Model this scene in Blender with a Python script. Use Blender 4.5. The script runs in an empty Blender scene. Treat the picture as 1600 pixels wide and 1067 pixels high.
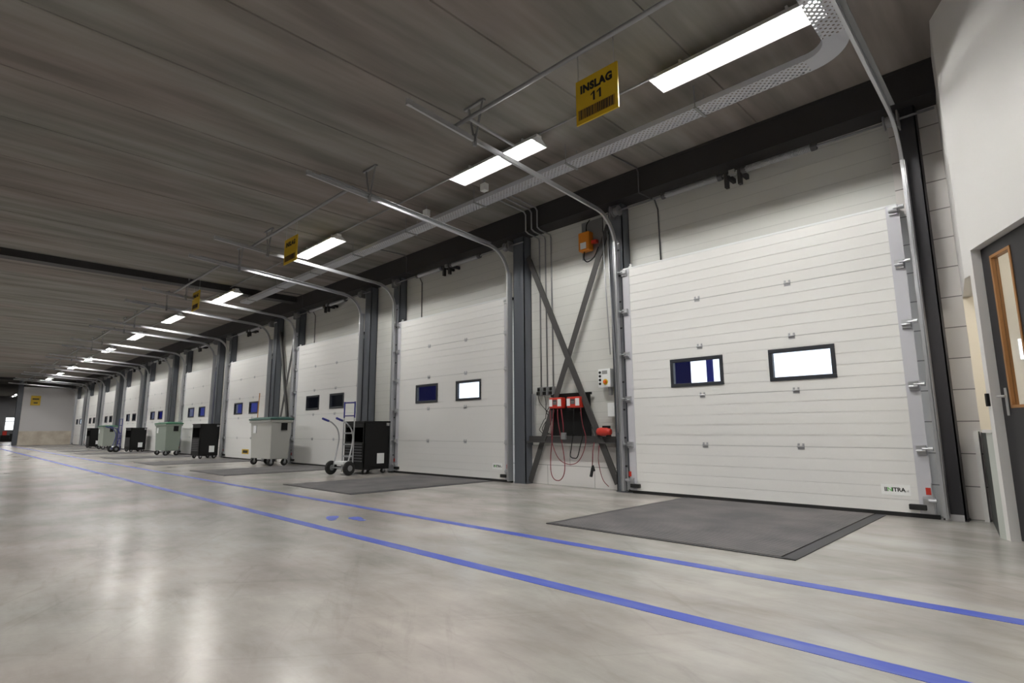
import bpy, math, random
from mathutils import Vector, Matrix
random.seed(7)
S = bpy.context.scene
COL = S.collection
R = math.radians

# ------------------------------------------------------------------ camera
YAW, PITCH, ROLL, CAMH, FPX = -0.77458448, 0.15707183, -0.00624009, 0.84823, 869.3674
cy, sy, cp, sp = math.cos(YAW), math.sin(YAW), math.cos(PITCH), math.sin(PITCH)
fw = Vector((sy*cp, cy*cp, sp)); rt = Vector((cy, -sy, 0)); up = rt.cross(fw)
rt, up = rt*math.cos(ROLL)+up*math.sin(ROLL), up*math.cos(ROLL)-rt*math.sin(ROLL)
cam_d = bpy.data.cameras.new('camera'); cam = bpy.data.objects.new('camera', cam_d); COL.objects.link(cam)
cam_d.sensor_width = 36; cam_d.lens = FPX/1600*36; cam_d.clip_start = .05; cam_d.clip_end = 400
cam.matrix_world = Matrix(((rt.x, up.x, -fw.x, 0), (rt.y, up.y, -fw.y, 0), (rt.z, up.z, -fw.z, CAMH), (0, 0, 0, 1)))
S.camera = cam

# ------------------------------------------------------------------ world, exposure
W = bpy.data.worlds.new('overcast_sky'); S.world = W; W.use_nodes = True
bg = W.node_tree.nodes['Background']; bg.inputs[0].default_value = (.86, .93, 1, 1); bg.inputs[1].default_value = 2.2
S.view_settings.view_transform = 'Standard'; S.view_settings.look = 'None'
S.view_settings.exposure = 0.0; S.view_settings.gamma = 1.0; S.view_settings.use_curve_mapping = False
LAMP = 430.0           # radiance of the fluorescent lamps
D = 6.60               # plane of the dock doors
CEIL = 4.45
WALLY = 6.79

# ------------------------------------------------------------------ materials
def mat(name, col, rough=.5, metal=0, spec=.5, emit=None, strength=0):
    m = bpy.data.materials.new(name); m.use_nodes = True
    b = m.node_tree.nodes['Principled BSDF']
    b.inputs['Base Color'].default_value = (*col, 1); b.inputs['Roughness'].default_value = rough
    b.inputs['Metallic'].default_value = metal; b.inputs['Specular IOR Level'].default_value = spec
    if emit: b.inputs['Emission Color'].default_value = (*emit, 1); b.inputs['Emission Strength'].default_value = strength
    return m
def N(m, t, **kw):
    n = m.node_tree.nodes.new(t)
    for k, v in kw.items():
        if k in n.inputs: n.inputs[k].default_value = v
        else: setattr(n, k, v)
    return n
def L(m, a, b): m.node_tree.links.new(a, b)
def bsdf(m): return m.node_tree.nodes['Principled BSDF']
def coords(m, scale=(1, 1, 1)):
    tc = N(m, 'ShaderNodeTexCoord'); mp = N(m, 'ShaderNodeMapping'); mp.inputs['Scale'].default_value = scale
    L(m, tc.outputs['Object'], mp.inputs['Vector']); return mp.outputs['Vector']
def mottle(m, c0, c1, scale=(1, 1, 1), nscale=3, detail=6, lo=.35, hi=.65, rough=None, bump=0):
    v = coords(m, scale); n = N(m, 'ShaderNodeTexNoise'); n.inputs['Scale'].default_value = nscale; n.inputs['Detail'].default_value = detail
    L(m, v, n.inputs['Vector'])
    cr = N(m, 'ShaderNodeValToRGB'); cr.color_ramp.elements[0].position = lo; cr.color_ramp.elements[1].position = hi
    cr.color_ramp.elements[0].color = (*c0, 1); cr.color_ramp.elements[1].color = (*c1, 1)
    L(m, n.outputs['Fac'], cr.inputs['Fac']); L(m, cr.outputs['Color'], bsdf(m).inputs['Base Color'])
    if rough:
        mr = N(m, 'ShaderNodeMapRange'); mr.inputs['To Min'].default_value = rough[0]; mr.inputs['To Max'].default_value = rough[1]
        L(m, n.outputs['Fac'], mr.inputs['Value']); L(m, mr.outputs['Result'], bsdf(m).inputs['Roughness'])
    if bump:
        bp = N(m, 'ShaderNodeBump'); bp.inputs['Strength'].default_value = bump; bp.inputs['Distance'].default_value = .01
        L(m, n.outputs['Fac'], bp.inputs['Height']); L(m, bp.outputs['Normal'], bsdf(m).inputs['Normal'])
    return m, cr.outputs['Color'], v

M = {}
def simple(k, *a, **kw): M[k] = mat(k, *a, **kw)
simple('white_panel', (.84, .835, .815), .45)
simple('white_paint', (.74, .73, .71), .6)
simple('dark_steel', (.105, .115, .132), .42)
simple('beam_steel', (.028, .026, .027), .6)
simple('brace_steel', (.058, .056, .055), .6)
simple('black_rubber', (.012, .012, .012), .7)
simple('black_plastic', (.008, .008, .008), .6, 0, .25)
simple('grey_plastic', (.47, .47, .44), .5)
simple('green_plastic', (.045, .16, .09), .45)
simple('dark_green', (.028, .09, .075), .45)
simple('galv', (.55, .56, .58), .38, .75)
simple('galv_dull', (.30, .305, .31), .5, .5)
simple('steel_dark', (.10, .10, .105), .5, .4)
simple('frame_black', (.03, .033, .04), .45)
simple('yellow', (.66, .43, .012), .5)
simple('ink', (.012, .01, .01), .6)
simple('green_ink', (.22, .60, .20), .6)
simple('grey_ink', (.30, .30, .30), .6)
simple('sticker_white', (.96, .97, .96), .4)
simple('seam_grey', (.58, .58, .57), .6)
simple('edge_grey', (.60, .60, .64), .4)
simple('column_darker', (.03, .029, .034), .5)  # darker tone for the single column right of the first door
simple('paper', (.82, .84, .84), .55)
simple('red', (.55, .035, .02), .45)
simple('dark_red', (.20, .02, .03), .5)
simple('orange', (.72, .24, .015), .5)
simple('orange_red', (.75, .12, .01), .5)
simple('blue_grip', (.025, .03, .22), .5)
simple('chrome', (.62, .62, .63), .3, .9)
simple('wood', (.34, .155, .045), .5)
simple('cream', (.78, .71, .58), .8)
simple('charcoal_door', (.017, .016, .019), .5)
simple('green_grey', (.50, .53, .49), .7)
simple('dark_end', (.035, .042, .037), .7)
simple('grout', (.55, .54, .55), .8)
simple('leveller_frame', (.055, .055, .06), .5, .3)
simple('lamp_body', (.7, .7, .7), .5)
simple('asphalt', (.12, .12, .12), .9)
simple('trailer_dark', (.02, .02, .025), .6)
M['diffuser'] = mat('diffuser', (.9, .9, .9), .4, emit=(1, .985, .95), strength=LAMP)
M['office_lamp'] = mat('office_lamp', (.9, .9, .9), .4, emit=(1, .95, .86), strength=26)
M['lit_window'] = mat('lit_window', (.8, .8, .8), .4, emit=(.95, 1, 1), strength=1.6)
M['far_window'] = mat('far_window', (.8, .8, .8), .4, emit=(.93, .97, 1), strength=2.2)

# floor: polished power-floated concrete
m = M['concrete_floor'] = mat('concrete_floor', (.3, .3, .28), .3)
_, c1, v = mottle(m, (.355, .338, .320), (.505, .483, .455), (1, 1, 1), 1.1, 12, .30, .70, rough=(.225, .262))
v2 = coords(m, (.5, 1.2, 1)); n2 = N(m, 'ShaderNodeTexNoise'); n2.inputs['Scale'].default_value = 2.2; n2.inputs['Detail'].default_value = 10; n2.inputs['Roughness'].default_value = .62
L(m, v2, n2.inputs['Vector'])
cr2 = N(m, 'ShaderNodeValToRGB'); cr2.color_ramp.elements[0].position = .32; cr2.color_ramp.elements[0].color = (.74, .73, .725, 1)
cr2.color_ramp.elements[1].position = .62; cr2.color_ramp.elements[1].color = (1.05, 1.05, 1.05, 1)
L(m, n2.outputs['Fac'], cr2.inputs['Fac'])
mx = N(m, 'ShaderNodeMix', data_type='RGBA', blend_type='MULTIPLY'); mx.inputs['Factor'].default_value = 1
L(m, c1, mx.inputs['A']); L(m, cr2.outputs['Color'], mx.inputs['B']); base = mx.outputs['Result']
for rz_, sc_, ns_, lo_, hi_, dk in ((35, (.35, 3.2, 1), 2.6, .58, .80, .80), (-50, (.3, 4.5, 1), 2.0, .60, .82, .80), (8, (.5, 2.6, 1), 5.0, .56, .80, .86)):
    tc_ = N(m, 'ShaderNodeTexCoord'); ro_ = N(m, 'ShaderNodeMapping'); ro_.inputs['Rotation'].default_value = (0, 0, R(rz_)); L(m, tc_.outputs['Object'], ro_.inputs['Vector'])
    mp_ = N(m, 'ShaderNodeMapping'); mp_.inputs['Scale'].default_value = sc_; L(m, ro_.outputs[0], mp_.inputs['Vector'])
    nn = N(m, 'ShaderNodeTexNoise'); nn.inputs['Scale'].default_value = ns_; nn.inputs['Detail'].default_value = 8; nn.inputs['Roughness'].default_value = .6; nn.inputs['Distortion'].default_value = .5; L(m, mp_.outputs[0], nn.inputs['Vector'])
    cc = N(m, 'ShaderNodeValToRGB'); cc.color_ramp.elements[0].position = lo_; cc.color_ramp.elements[0].color = (1, 1, 1, 1); cc.color_ramp.elements[1].position = hi_; cc.color_ramp.elements[1].color = (dk, dk*.985, dk*.98, 1); L(m, nn.outputs['Fac'], cc.inputs['Fac'])
    mm_ = N(m, 'ShaderNodeMix', data_type='RGBA', blend_type='MULTIPLY'); mm_.inputs['Factor'].default_value = 1
    L(m, base, mm_.inputs['A']); L(m, cc.outputs['Color'], mm_.inputs['B']); base = mm_.outputs['Result']
nn = N(m, 'ShaderNodeTexNoise'); nn.inputs['Scale'].default_value = .45; nn.inputs['Detail'].default_value = 3; L(m, coords(m), nn.inputs['Vector'])
cc = N(m, 'ShaderNodeValToRGB'); cc.color_ramp.elements[0].position = .42; cc.color_ramp.elements[0].color = (.985, 1, .985, 1); cc.color_ramp.elements[1].position = .6; cc.color_ramp.elements[1].color = (1, .955, .94, 1); L(m, nn.outputs['Fac'], cc.inputs['Fac'])
mm_ = N(m, 'ShaderNodeMix', data_type='RGBA', blend_type='MULTIPLY'); mm_.inputs['Factor'].default_value = 1
L(m, base, mm_.inputs['A']); L(m, cc.outputs['Color'], mm_.inputs['B']); L(m, mm_.outputs['Result'], bsdf(m).inputs['Base Color'])
bsdf(m).inputs['Specular IOR Level'].default_value = .42
nn = N(m, 'ShaderNodeTexNoise'); nn.inputs['Scale'].default_value = 5; nn.inputs['Detail'].default_value = 5; L(m, coords(m, (1, .6, 1)), nn.inputs['Vector'])
bp = N(m, 'ShaderNodeBump'); bp.inputs['Strength'].default_value = .35; bp.inputs['Distance'].default_value = .01; L(m, nn.outputs['Fac'], bp.inputs['Height']); L(m, bp.outputs['Normal'], bsdf(m).inputs['Normal'])

# ceiling: hollow-core concrete planks, faint streaks running along them, slightly reddish patches
m = M['ceiling_concrete'] = mat('ceiling_concrete', (.2, .2, .2), .9, spec=.2)
_, c1, v = mottle(m, (.175, .168, .153), (.30, .290, .272), (1.9, .22, 1), 1.9, 5, .32, .68)
v2 = coords(m, (.5, .22, 1)); n2 = N(m, 'ShaderNodeTexNoise'); n2.inputs['Scale'].default_value = 1.3; n2.inputs['Detail'].default_value = 3; L(m, v2, n2.inputs['Vector'])
cr2 = N(m, 'ShaderNodeValToRGB'); cr2.color_ramp.elements[0].position = .42; cr2.color_ramp.elements[0].color = (1.03, .945, .93, 1)
cr2.color_ramp.elements[1].position = .58; cr2.color_ramp.elements[1].color = (1, 1, .98, 1); L(m, n2.outputs['Fac'], cr2.inputs['Fac'])
mx = N(m, 'ShaderNodeMix', data_type='RGBA', blend_type='MULTIPLY'); mx.inputs['Factor'].default_value = 1
L(m, c1, mx.inputs['A']); L(m, cr2.outputs['Color'], mx.inputs['B']); L(m, mx.outputs['Result'], bsdf(m).inputs['Base Color'])

# wall cladding: horizontal micro-ribbed sandwich panel
m = M['cladding'] = mat('cladding', (.66, .66, .625), .5)
v = coords(m); sx = N(m, 'ShaderNodeSeparateXYZ'); L(m, v, sx.inputs[0])
def zline(m, sx, period, width, axis='Z'):
    a = N(m, 'ShaderNodeMath', operation='DIVIDE'); L(m, sx.outputs[axis], a.inputs[0]); a.inputs[1].default_value = period
    b = N(m, 'ShaderNodeMath', operation='FRACT'); L(m, a.outputs[0], b.inputs[0])
    c = N(m, 'ShaderNodeMath', operation='LESS_THAN'); L(m, b.outputs[0], c.inputs[0]); c.inputs[1].default_value = width
    return c.outputs[0]
l1 = zline(m, sx, .155, .05); l2 = zline(m, sx, 1.0, .012)
ad = N(m, 'ShaderNodeMath', operation='MULTIPLY_ADD'); L(m, l2, ad.inputs[0]); ad.inputs[1].default_value = 2.2; L(m, l1, ad.inputs[2])
bp = N(m, 'ShaderNodeBump', invert=True); bp.inputs['Strength'].default_value = .5; bp.inputs['Distance'].default_value = .006
L(m, ad.outputs[0], bp.inputs['Height']); L(m, bp.outputs['Normal'], bsdf(m).inputs['Normal'])
cm = N(m, 'ShaderNodeMix', data_type='RGBA'); L(m, l1, cm.inputs['Factor']); cm.inputs['A'].default_value = (.66, .66, .625, 1); cm.inputs['B'].default_value = (.55, .55, .52, 1)
L(m, cm.outputs['Result'], bsdf(m).inputs['Base Color'])

# sand-lime block masonry
def blocks(name, c, mortar, bw, bh):
    m = mat(name, c, .8); v = coords(m); sx = N(m, 'ShaderNodeSeparateXYZ'); L(m, v, sx.inputs[0])
    cb = N(m, 'ShaderNodeCombineXYZ'); L(m, sx.outputs['X'], cb.inputs['X']); L(m, sx.outputs['Z'], cb.inputs['Y'])
    br = N(m, 'ShaderNodeTexBrick'); br.inputs['Scale'].default_value = 1; br.inputs['Brick Width'].default_value = bw; br.inputs['Row Height'].default_value = bh
    br.inputs['Mortar Size'].default_value = .005; br.inputs['Mortar Smooth'].default_value = 0
    br.inputs['Color1'].default_value = (*c, 1); br.inputs['Color2'].default_value = (*[x*.95 for x in c], 1); br.inputs['Mortar'].default_value = (*mortar, 1)
    L(m, cb.outputs[0], br.inputs['Vector']); L(m, br.outputs['Color'], bsdf(m).inputs['Base Color'])
    bp = N(m, 'ShaderNodeBump', invert=True); bp.inputs['Strength'].default_value = .5; bp.inputs['Distance'].default_value = .006
    L(m, br.outputs['Fac'], bp.inputs['Height']); L(m, bp.outputs['Normal'], bsdf(m).inputs['Normal']); return m
M['blocks'] = blocks('block_masonry', (.74, .71, .685), (.24, .23, .22), .9, .3)
M['plinth'] = blocks('plinth_blocks', (.82, .80, .785), (.40, .39, .38), .9, .3)
M['old_concrete'] = mottle(mat('old_concrete', (.5, .45, .38), .8), (.56, .49, .40), (.72, .66, .56), (1, 1, 1), 2, 6)[0]
M['grey_wall'] = mat('grey_wall', (.66, .645, .645), .7)
M['back_wall'] = mat('back_wall', (.16, .16, .165), .8)
M['hall_wall'] = mat('hall_wall', (.45, .45, .44), .8)

# checker plate
m = M['checker'] = mat('checker_plate', (.135, .130, .132), .5, .1)
_, c1, v = mottle(m, (.105, .102, .105), (.175, .165, .165), (1, 1, 1), 2.2, 6, rough=(.6, .75)); bsdf(m).inputs['Specular IOR Level'].default_value = .25
sx = N(m, 'ShaderNodeSeparateXYZ'); L(m, v, sx.inputs[0])
def wave(m, a, b, f):
    s1 = N(m, 'ShaderNodeMath', operation='ADD'); L(m, a, s1.inputs[0]); L(m, b, s1.inputs[1])
    s2 = N(m, 'ShaderNodeMath', operation='MULTIPLY'); L(m, s1.outputs[0], s2.inputs[0]); s2.inputs[1].default_value = f
    s3 = N(m, 'ShaderNodeMath', operation='SINE'); L(m, s2.outputs[0], s3.inputs[0]); return s3.outputs[0]
ng = N(m, 'ShaderNodeMath', operation='MULTIPLY'); L(m, sx.outputs['Y'], ng.inputs[0]); ng.inputs[1].default_value = -1
pr_ = N(m, 'ShaderNodeMath', operation='MULTIPLY'); L(m, wave(m, sx.outputs['X'], sx.outputs['Y'], 95), pr_.inputs[0]); L(m, wave(m, sx.outputs['X'], ng.outputs[0], 95), pr_.inputs[1])
bp = N(m, 'ShaderNodeBump'); bp.inputs['Strength'].default_value = .6; bp.inputs['Distance'].default_value = .004
L(m, pr_.outputs[0], bp.inputs['Height']); L(m, bp.outputs['Normal'], bsdf(m).inputs['Normal'])

# blue floor paint, scuffed
m = M['blue_paint'] = mat('blue_paint', (.07, .12, .5), .4)
mottle(m, (.06, .10, .50), (.15, .19, .50), (1, 4, 1), 2.5, 6, .45, .75)

# perforated tray sheet
m = M['tray'] = mat('perforated_sheet', (.55, .56, .60), .5, .2)
v = coords(m); sx = N(m, 'ShaderNodeSeparateXYZ'); L(m, v, sx.inputs[0])
pa = N(m, 'ShaderNodeMath', operation='MULTIPLY')
def sn(axis, f):
    a = N(m, 'ShaderNodeMath', operation='MULTIPLY'); L(m, sx.outputs[axis], a.inputs[0]); a.inputs[1].default_value = f
    b = N(m, 'ShaderNodeMath', operation='SINE'); L(m, a.outputs[0], b.inputs[0]); return b.outputs[0]
L(m, sn('X', 105), pa.inputs[0]); L(m, sn('Y', 105), pa.inputs[1])
gt = N(m, 'ShaderNodeMath', operation='GREATER_THAN'); L(m, pa.outputs[0], gt.inputs[0]); gt.inputs[1].default_value = .40
inv = N(m, 'ShaderNodeMath', operation='SUBTRACT'); inv.inputs[0].default_value = 1; L(m, gt.outputs[0], inv.inputs[1])
L(m, inv.outputs[0], bsdf(m).inputs['Alpha'])
M['tray_side'] = mat('tray_sheet', (.52, .53, .57), .5, .2)

m = M['reflector'] = bpy.data.materials.new('white_reflector'); m.use_nodes = True
nt = m.node_tree; nt.nodes.remove(bsdf(m)); df = N(m, 'ShaderNodeBsdfDiffuse'); tl = N(m, 'ShaderNodeBsdfTranslucent'); mxs = N(m, 'ShaderNodeMixShader')
df.inputs[0].default_value = (.5, .5, .5, 1); tl.inputs[0].default_value = (.88, .88, .86, 1); mxs.inputs[0].default_value = .08
L(m, df.outputs[0], mxs.inputs[1]); L(m, tl.outputs[0], mxs.inputs[2]); L(m, mxs.outputs[0], nt.nodes['Material Output'].inputs[0])
# window glazing and translucent blue shelter curtain
m = M['glass'] = bpy.data.materials.new('glazing'); m.use_nodes = True
nt = m.node_tree; nt.nodes.remove(bsdf(m)); tr = N(m, 'ShaderNodeBsdfTransparent'); gl = N(m, 'ShaderNodeBsdfGlossy'); mxs = N(m, 'ShaderNodeMixShader')
tr.inputs[0].default_value = (.9, .92, .95, 1); gl.inputs['Roughness'].default_value = .08; mxs.inputs[0].default_value = .07
L(m, tr.outputs[0], mxs.inputs[1]); L(m, gl.outputs[0], mxs.inputs[2]); L(m, mxs.outputs[0], nt.nodes['Material Output'].inputs[0])
def shelter(k, dcol, tcol):
    m = M[k] = bpy.data.materials.new(k); m.use_nodes = True
    nt = m.node_tree; nt.nodes.remove(bsdf(m)); df = N(m, 'ShaderNodeBsdfDiffuse'); tl = N(m, 'ShaderNodeBsdfTranslucent'); mxs = N(m, 'ShaderNodeMixShader')
    df.inputs[0].default_value = (*dcol, 1); tl.inputs[0].default_value = (*tcol, 1); mxs.inputs[0].default_value = .7
    L(m, df.outputs[0], mxs.inputs[1]); L(m, tl.outputs[0], mxs.inputs[2]); L(m, mxs.outputs[0], nt.nodes['Material Output'].inputs[0])
shelter('fabric_deep_blue', (.05, .05, .14), (.055, .06, .20))
shelter('fabric_pale_blue', (.2, .2, .3), (.26, .28, .56))
shelter('fabric_blue', (.1, .1, .25), (.11, .12, .40))
shelter('fabric_grey', (.06, .06, .07), (.06, .06, .075))

# ------------------------------------------------------------------ mesh builder
class MB:
    def __init__(s): s.v = []; s.f = []
    def quadbox(s, c):
        b = len(s.v); s.v += [tuple(p) for p in c]
        s.f += [tuple(b+i for i in q) for q in ((0, 3, 2, 1), (4, 5, 6, 7), (0, 1, 5, 4), (1, 2, 6, 5), (2, 3, 7, 6), (3, 0, 4, 7))]; return s
    def box(s, x0, x1, y0, y1, z0, z1):
        x0, x1 = min(x0, x1), max(x0, x1); y0, y1 = min(y0, y1), max(y0, y1); z0, z1 = min(z0, z1), max(z0, z1)
        return s.quadbox([(x0, y0, z0), (x1, y0, z0), (x1, y1, z0), (x0, y1, z0), (x0, y0, z1), (x1, y0, z1), (x1, y1, z1), (x0, y1, z1)])
    def taper(s, x0, x1, y0, y1, z0, z1, ix, iy):      # box whose bottom is inset by ix, iy
        return s.quadbox([(x0+ix, y0+iy, z0), (x1-ix, y0+iy, z0), (x1-ix, y1-iy, z0), (x0+ix, y1-iy, z0), (x0, y0, z1), (x1, y0, z1), (x1, y1, z1), (x0, y1, z1)])
    def bar(s, p, q, w, h, ref=(0, 1, 0)):             # w across, h along ref
        p, q = Vector(p), Vector(q); d = (q-p).normalized(); r = Vector(ref); a = d.cross(r).normalized(); b = a.cross(d)
        a *= w/2; b *= h/2
        return s.quadbox([p-a-b, p+a-b, p+a+b, p-a+b, q-a-b, q+a-b, q+a+b, q-a+b])
    def tube(s, pts, r, n=8, caps=True):
        pts = [Vector(p) for p in pts]; b0 = len(s.v); a = None
        for i, p in enumerate(pts):
            d = ((pts[min(i+1, len(pts)-1)]-p).normalized() + (p-pts[max(i-1, 0)]).normalized())
            d = d.normalized() if d.length > 1e-6 else Vector((0, 0, 1))
            if a is None: a = d.cross(Vector((0, 0, 1)) if abs(d.z) < .9 else Vector((1, 0, 0)))
            a = (a-d*a.dot(d)).normalized(); c = d.cross(a)
            for k in range(n):
                t = 2*math.pi*k/n; s.v.append(tuple(p+(a*math.cos(t)+c*math.sin(t))*r))
        for i in range(len(pts)-1):
            for k in range(n):
                s.f.append((b0+i*n+k, b0+i*n+(k+1) % n, b0+(i+1)*n+(k+1) % n, b0+(i+1)*n+k))
        if caps:
            s.f.append(tuple(b0+k for k in reversed(range(n)))); e = b0+(len(pts)-1)*n; s.f.append(tuple(e+k for k in range(n)))
        return s
    def lathe(s, c, axis, prof, n=20):                 # prof: list of (along axis, radius)
        c = Vector(c); ax = Vector(axis).normalized(); a = ax.orthogonal().normalized(); d = ax.cross(a); b0 = len(s.v)
        for (t, r) in prof:
            for k in range(n):
                w = 2*math.pi*k/n; s.v.append(tuple(c+ax*t+(a*math.cos(w)+d*math.sin(w))*r))
        for i in range(len(prof)-1):
            for k in range(n): s.f.append((b0+i*n+k, b0+i*n+(k+1) % n, b0+(i+1)*n+(k+1) % n, b0+(i+1)*n+k))
        s.f.append(tuple(b0+k for k in reversed(range(n)))); e = b0+(len(prof)-1)*n; s.f.append(tuple(e+k for k in range(n)))
        return s
    def sweep(s, path, sec):                           # path in the y-z plane, sec = (x, normal) outline
        b0 = len(s.v); n = len(sec)
        for i, (y, z) in enumerate(path):
            y0, z0 = path[max(i-1, 0)]; y1, z1 = path[min(i+1, len(path)-1)]
            t = Vector((y1-y0, z1-z0)).normalized(); nv = (-t[1], t[0])
            for (a, b) in sec: s.v.append((a, y+nv[0]*b, z+nv[1]*b))
        for i in range(len(path)-1):
            for k in range(n): s.f.append((b0+i*n+k, b0+i*n+(k+1) % n, b0+(i+1)*n+(k+1) % n, b0+(i+1)*n+k))
        s.f.append(tuple(b0+k for k in reversed(range(n)))); e = b0+(len(path)-1)*n; s.f.append(tuple(e+k for k in range(n)))
        return s
    def build(s, name, mt, parent=None, smooth=False, bevel=0, loc=None, rotz=0):
        me = bpy.data.meshes.new(name); me.from_pydata(s.v, [], s.f); me.validate(); me.update()
        me.materials.append(M[mt] if isinstance(mt, str) else mt)
        import bmesh
        bm = bmesh.new(); bm.from_mesh(me); bmesh.ops.recalc_face_normals(bm, faces=bm.faces); bm.to_mesh(me); bm.free()
        if smooth:
            for p in me.polygons: p.use_smooth = len(p.vertices) == 4
        o = bpy.data.objects.new(name, me); COL.objects.link(o)
        if parent: o.parent = parent
        if loc: o.location = loc
        o.rotation_euler.z = rotz
        if bevel:
            b = o.modifiers.new('bevel', 'BEVEL'); b.width = bevel; b.segments = 2; b.limit_method = 'ANGLE'
        return o
def tag(o, label, cat, group=None):
    o['label'] = label; o['category'] = cat
    if group: o['group'] = group
    return o
def thing(name, label, cat, loc=(0, 0, 0), group=None, rotz=0):
    o = bpy.data.objects.new(name, None); COL.objects.link(o); o.location = loc; o.rotation_euler.z = rotz; o.empty_display_size = .1
    return tag(o, label, cat, group)
def copy_tree(o, parent=None):
    c = o.copy(); COL.objects.link(c)
    if parent: c.parent = parent
    for ch in list(o.children): copy_tree(ch, c)
    return c
def struct(o): o['kind'] = 'structure'; return o
def text(body, size, x, y, z, mt, parent, name='lettering', rot=(R(90), 0, 0), fat=.0, sx=1, sp=1):
    cu = bpy.data.curves.new(name, 'FONT'); cu.body = body; cu.size = size; cu.align_x = 'CENTER'; cu.align_y = 'CENTER'; cu.extrude = .0008; cu.offset = fat; cu.space_character = sp
    cu.materials.append(M[mt]); o = bpy.data.objects.new(name, cu); COL.objects.link(o); o.parent = parent; o.location = (x, y, z); o.rotation_euler = rot; o.scale.x = sx
    bpy.context.view_layer.update()
    me = bpy.data.meshes.new_from_object(o.evaluated_get(bpy.context.evaluated_depsgraph_get()))
    q = bpy.data.objects.new(name, me); COL.objects.link(q); q.parent = parent; q.location = o.location; q.rotation_euler = rot; q.scale.x = sx
    bpy.data.objects.remove(o); bpy.data.curves.remove(cu)
    return q
def spline(pts, n=6):
    P_ = [Vector(p) for p in pts]; out = []
    for i in range(len(P_)-1):
        p0, p1, p2, p3 = P_[max(i-1, 0)], P_[i], P_[i+1], P_[min(i+2, len(P_)-1)]
        for k in range(n):
            t = k/n; out.append(.5*((2*p1)+(p2-p0)*t+(2*p0-5*p1+4*p2-p3)*t*t+(3*p1-p0-3*p2+p3)*t**3))
    return out+[P_[-1]]
ORD = ['first', 'second', 'third', 'fourth', 'fifth', 'sixth', 'seventh', 'eighth', 'ninth', 'tenth', 'eleventh', 'twelfth', 'thirteenth', 'fourteenth']

# ------------------------------------------------------------------ layout
XL = [-4.226, -9.80, -14.563, -19.61, -24.35, -29.75, -34.33, -39.55, -44.25, -48.9]   # left edge of each door panel
DW = 3.25
FARX = -50.9
ENDX = -75.0

# ------------------------------------------------------------------ setting: floor, ceiling, walls
struct(MB().box(ENDX, 6, -16, 7.0, -.3, 0).build('floor', 'concrete_floor'))
mb = MB(); prof = [(6.0, CEIL)]; x = 5.15
while x > ENDX+.3:
    prof += [(x+.012, CEIL), (x+.006, CEIL+.014), (x-.006, CEIL+.014), (x-.012, CEIL)]; x -= 1.225
prof += [(ENDX, CEIL), (ENDX, CEIL+.25), (6.0, CEIL+.25)]
b = len(prof)
for yy in (-16.0, 7.0): mb.v += [(px, yy, pz) for px, pz in prof]
for i in range(b): mb.f.append((i, (i+1) % b, b+(i+1) % b, b+i))
mb.f.append(tuple(range(b))); mb.f.append(tuple(reversed(range(b, 2*b))))
me = mb.build('ceiling', 'ceiling_concrete'); struct(me)

edges = sorted([(x+.10, x+DW-.10) for x in XL])
mb = MB(); pl = MB(); prev = FARX+.0
for a, b_ in edges + [(-.985, None)]:
    mb.box(prev, a, WALLY, WALLY+.12, .60, CEIL); pl.box(prev, a, WALLY-.03, WALLY+.15, 0, .60)
    if b_ is None: break
    mb.box(a, b_, WALLY, WALLY+.12, 3.02, CEIL); prev = b_
struct(mb.build('wall_dock', 'cladding')); struct(pl.build('wall_plinth', 'plinth'))
struct(MB().box(-.985, -.50, WALLY-.01, WALLY+.2, 0, CEIL).build('wall_blockwork', 'blocks', loc=None))
struct(MB().box(ENDX, FARX, WALLY, WALLY+.12, 0, CEIL).build('wall_beyond', 'back_wall'))
struct(MB().box(ENDX-.2, ENDX, -16, 7, 0, CEIL).build('wall_end', 'back_wall'))
struct(MB().box(ENDX, 6, -16.2, -16, 0, CEIL).build('wall_left', 'hall_wall'))
struct(MB().box(6, 6.2, -16, 7, 0, CEIL).build('wall_rear', 'hall_wall'))
struct(MB().box(.4, 6, WALLY, 7, 0, CEIL).build('wall_office_back', 'hall_wall'))
# partition at the far end of the row of doors
struct(MB().box(FARX-.15, FARX, 3.88, WALLY, .95, 3.98).build('wall_partition', 'grey_wall'))
struct(MB().box(FARX-.17, FARX+.02, 3.88, WALLY, 0, .95).build('trim_partition_base', 'old_concrete'))
struct(MB().box(FARX-.28, FARX+.02, 3.60, 3.86, 0, CEIL).build('steel_column', 'dark_steel'))
w = struct(MB().box(ENDX, ENDX+.04, 4.62, 5.39, 1.10, 2.36).build('window_1', 'far_window'))
f = MB()
for z in (1.10, 1.95, 2.36): f.box(ENDX+.04, ENDX+.07, 4.60, 5.41, z-.03, z+.03)
for y in (4.62, 5.39): f.box(ENDX+.04, ENDX+.07, y-.03, y+.03, 1.1, 2.36)
f.build('window_frame', 'galv_dull', w)

for k, (y0_, y1_, h_, mt_, lab) in enumerate(((4.30, 4.95, .62, 'black_plastic', 'dark crate far away against the end wall'), (5.0, 5.9, .75, 'black_plastic', 'larger dark crate far away below the bright window'), (4.42, 4.72, .38, 'red', 'red box standing on a distant dark crate'))):
    zb = .62 if k == 2 else 0
    o = MB().box(-73.6, -72.9, y0_, y1_, zb, zb+h_).box(-73.62, -72.88, y0_-.02, y1_+.02, zb+h_-.06, zb+h_).build('crate', mt_); tag(o, lab, 'crate')
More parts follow.
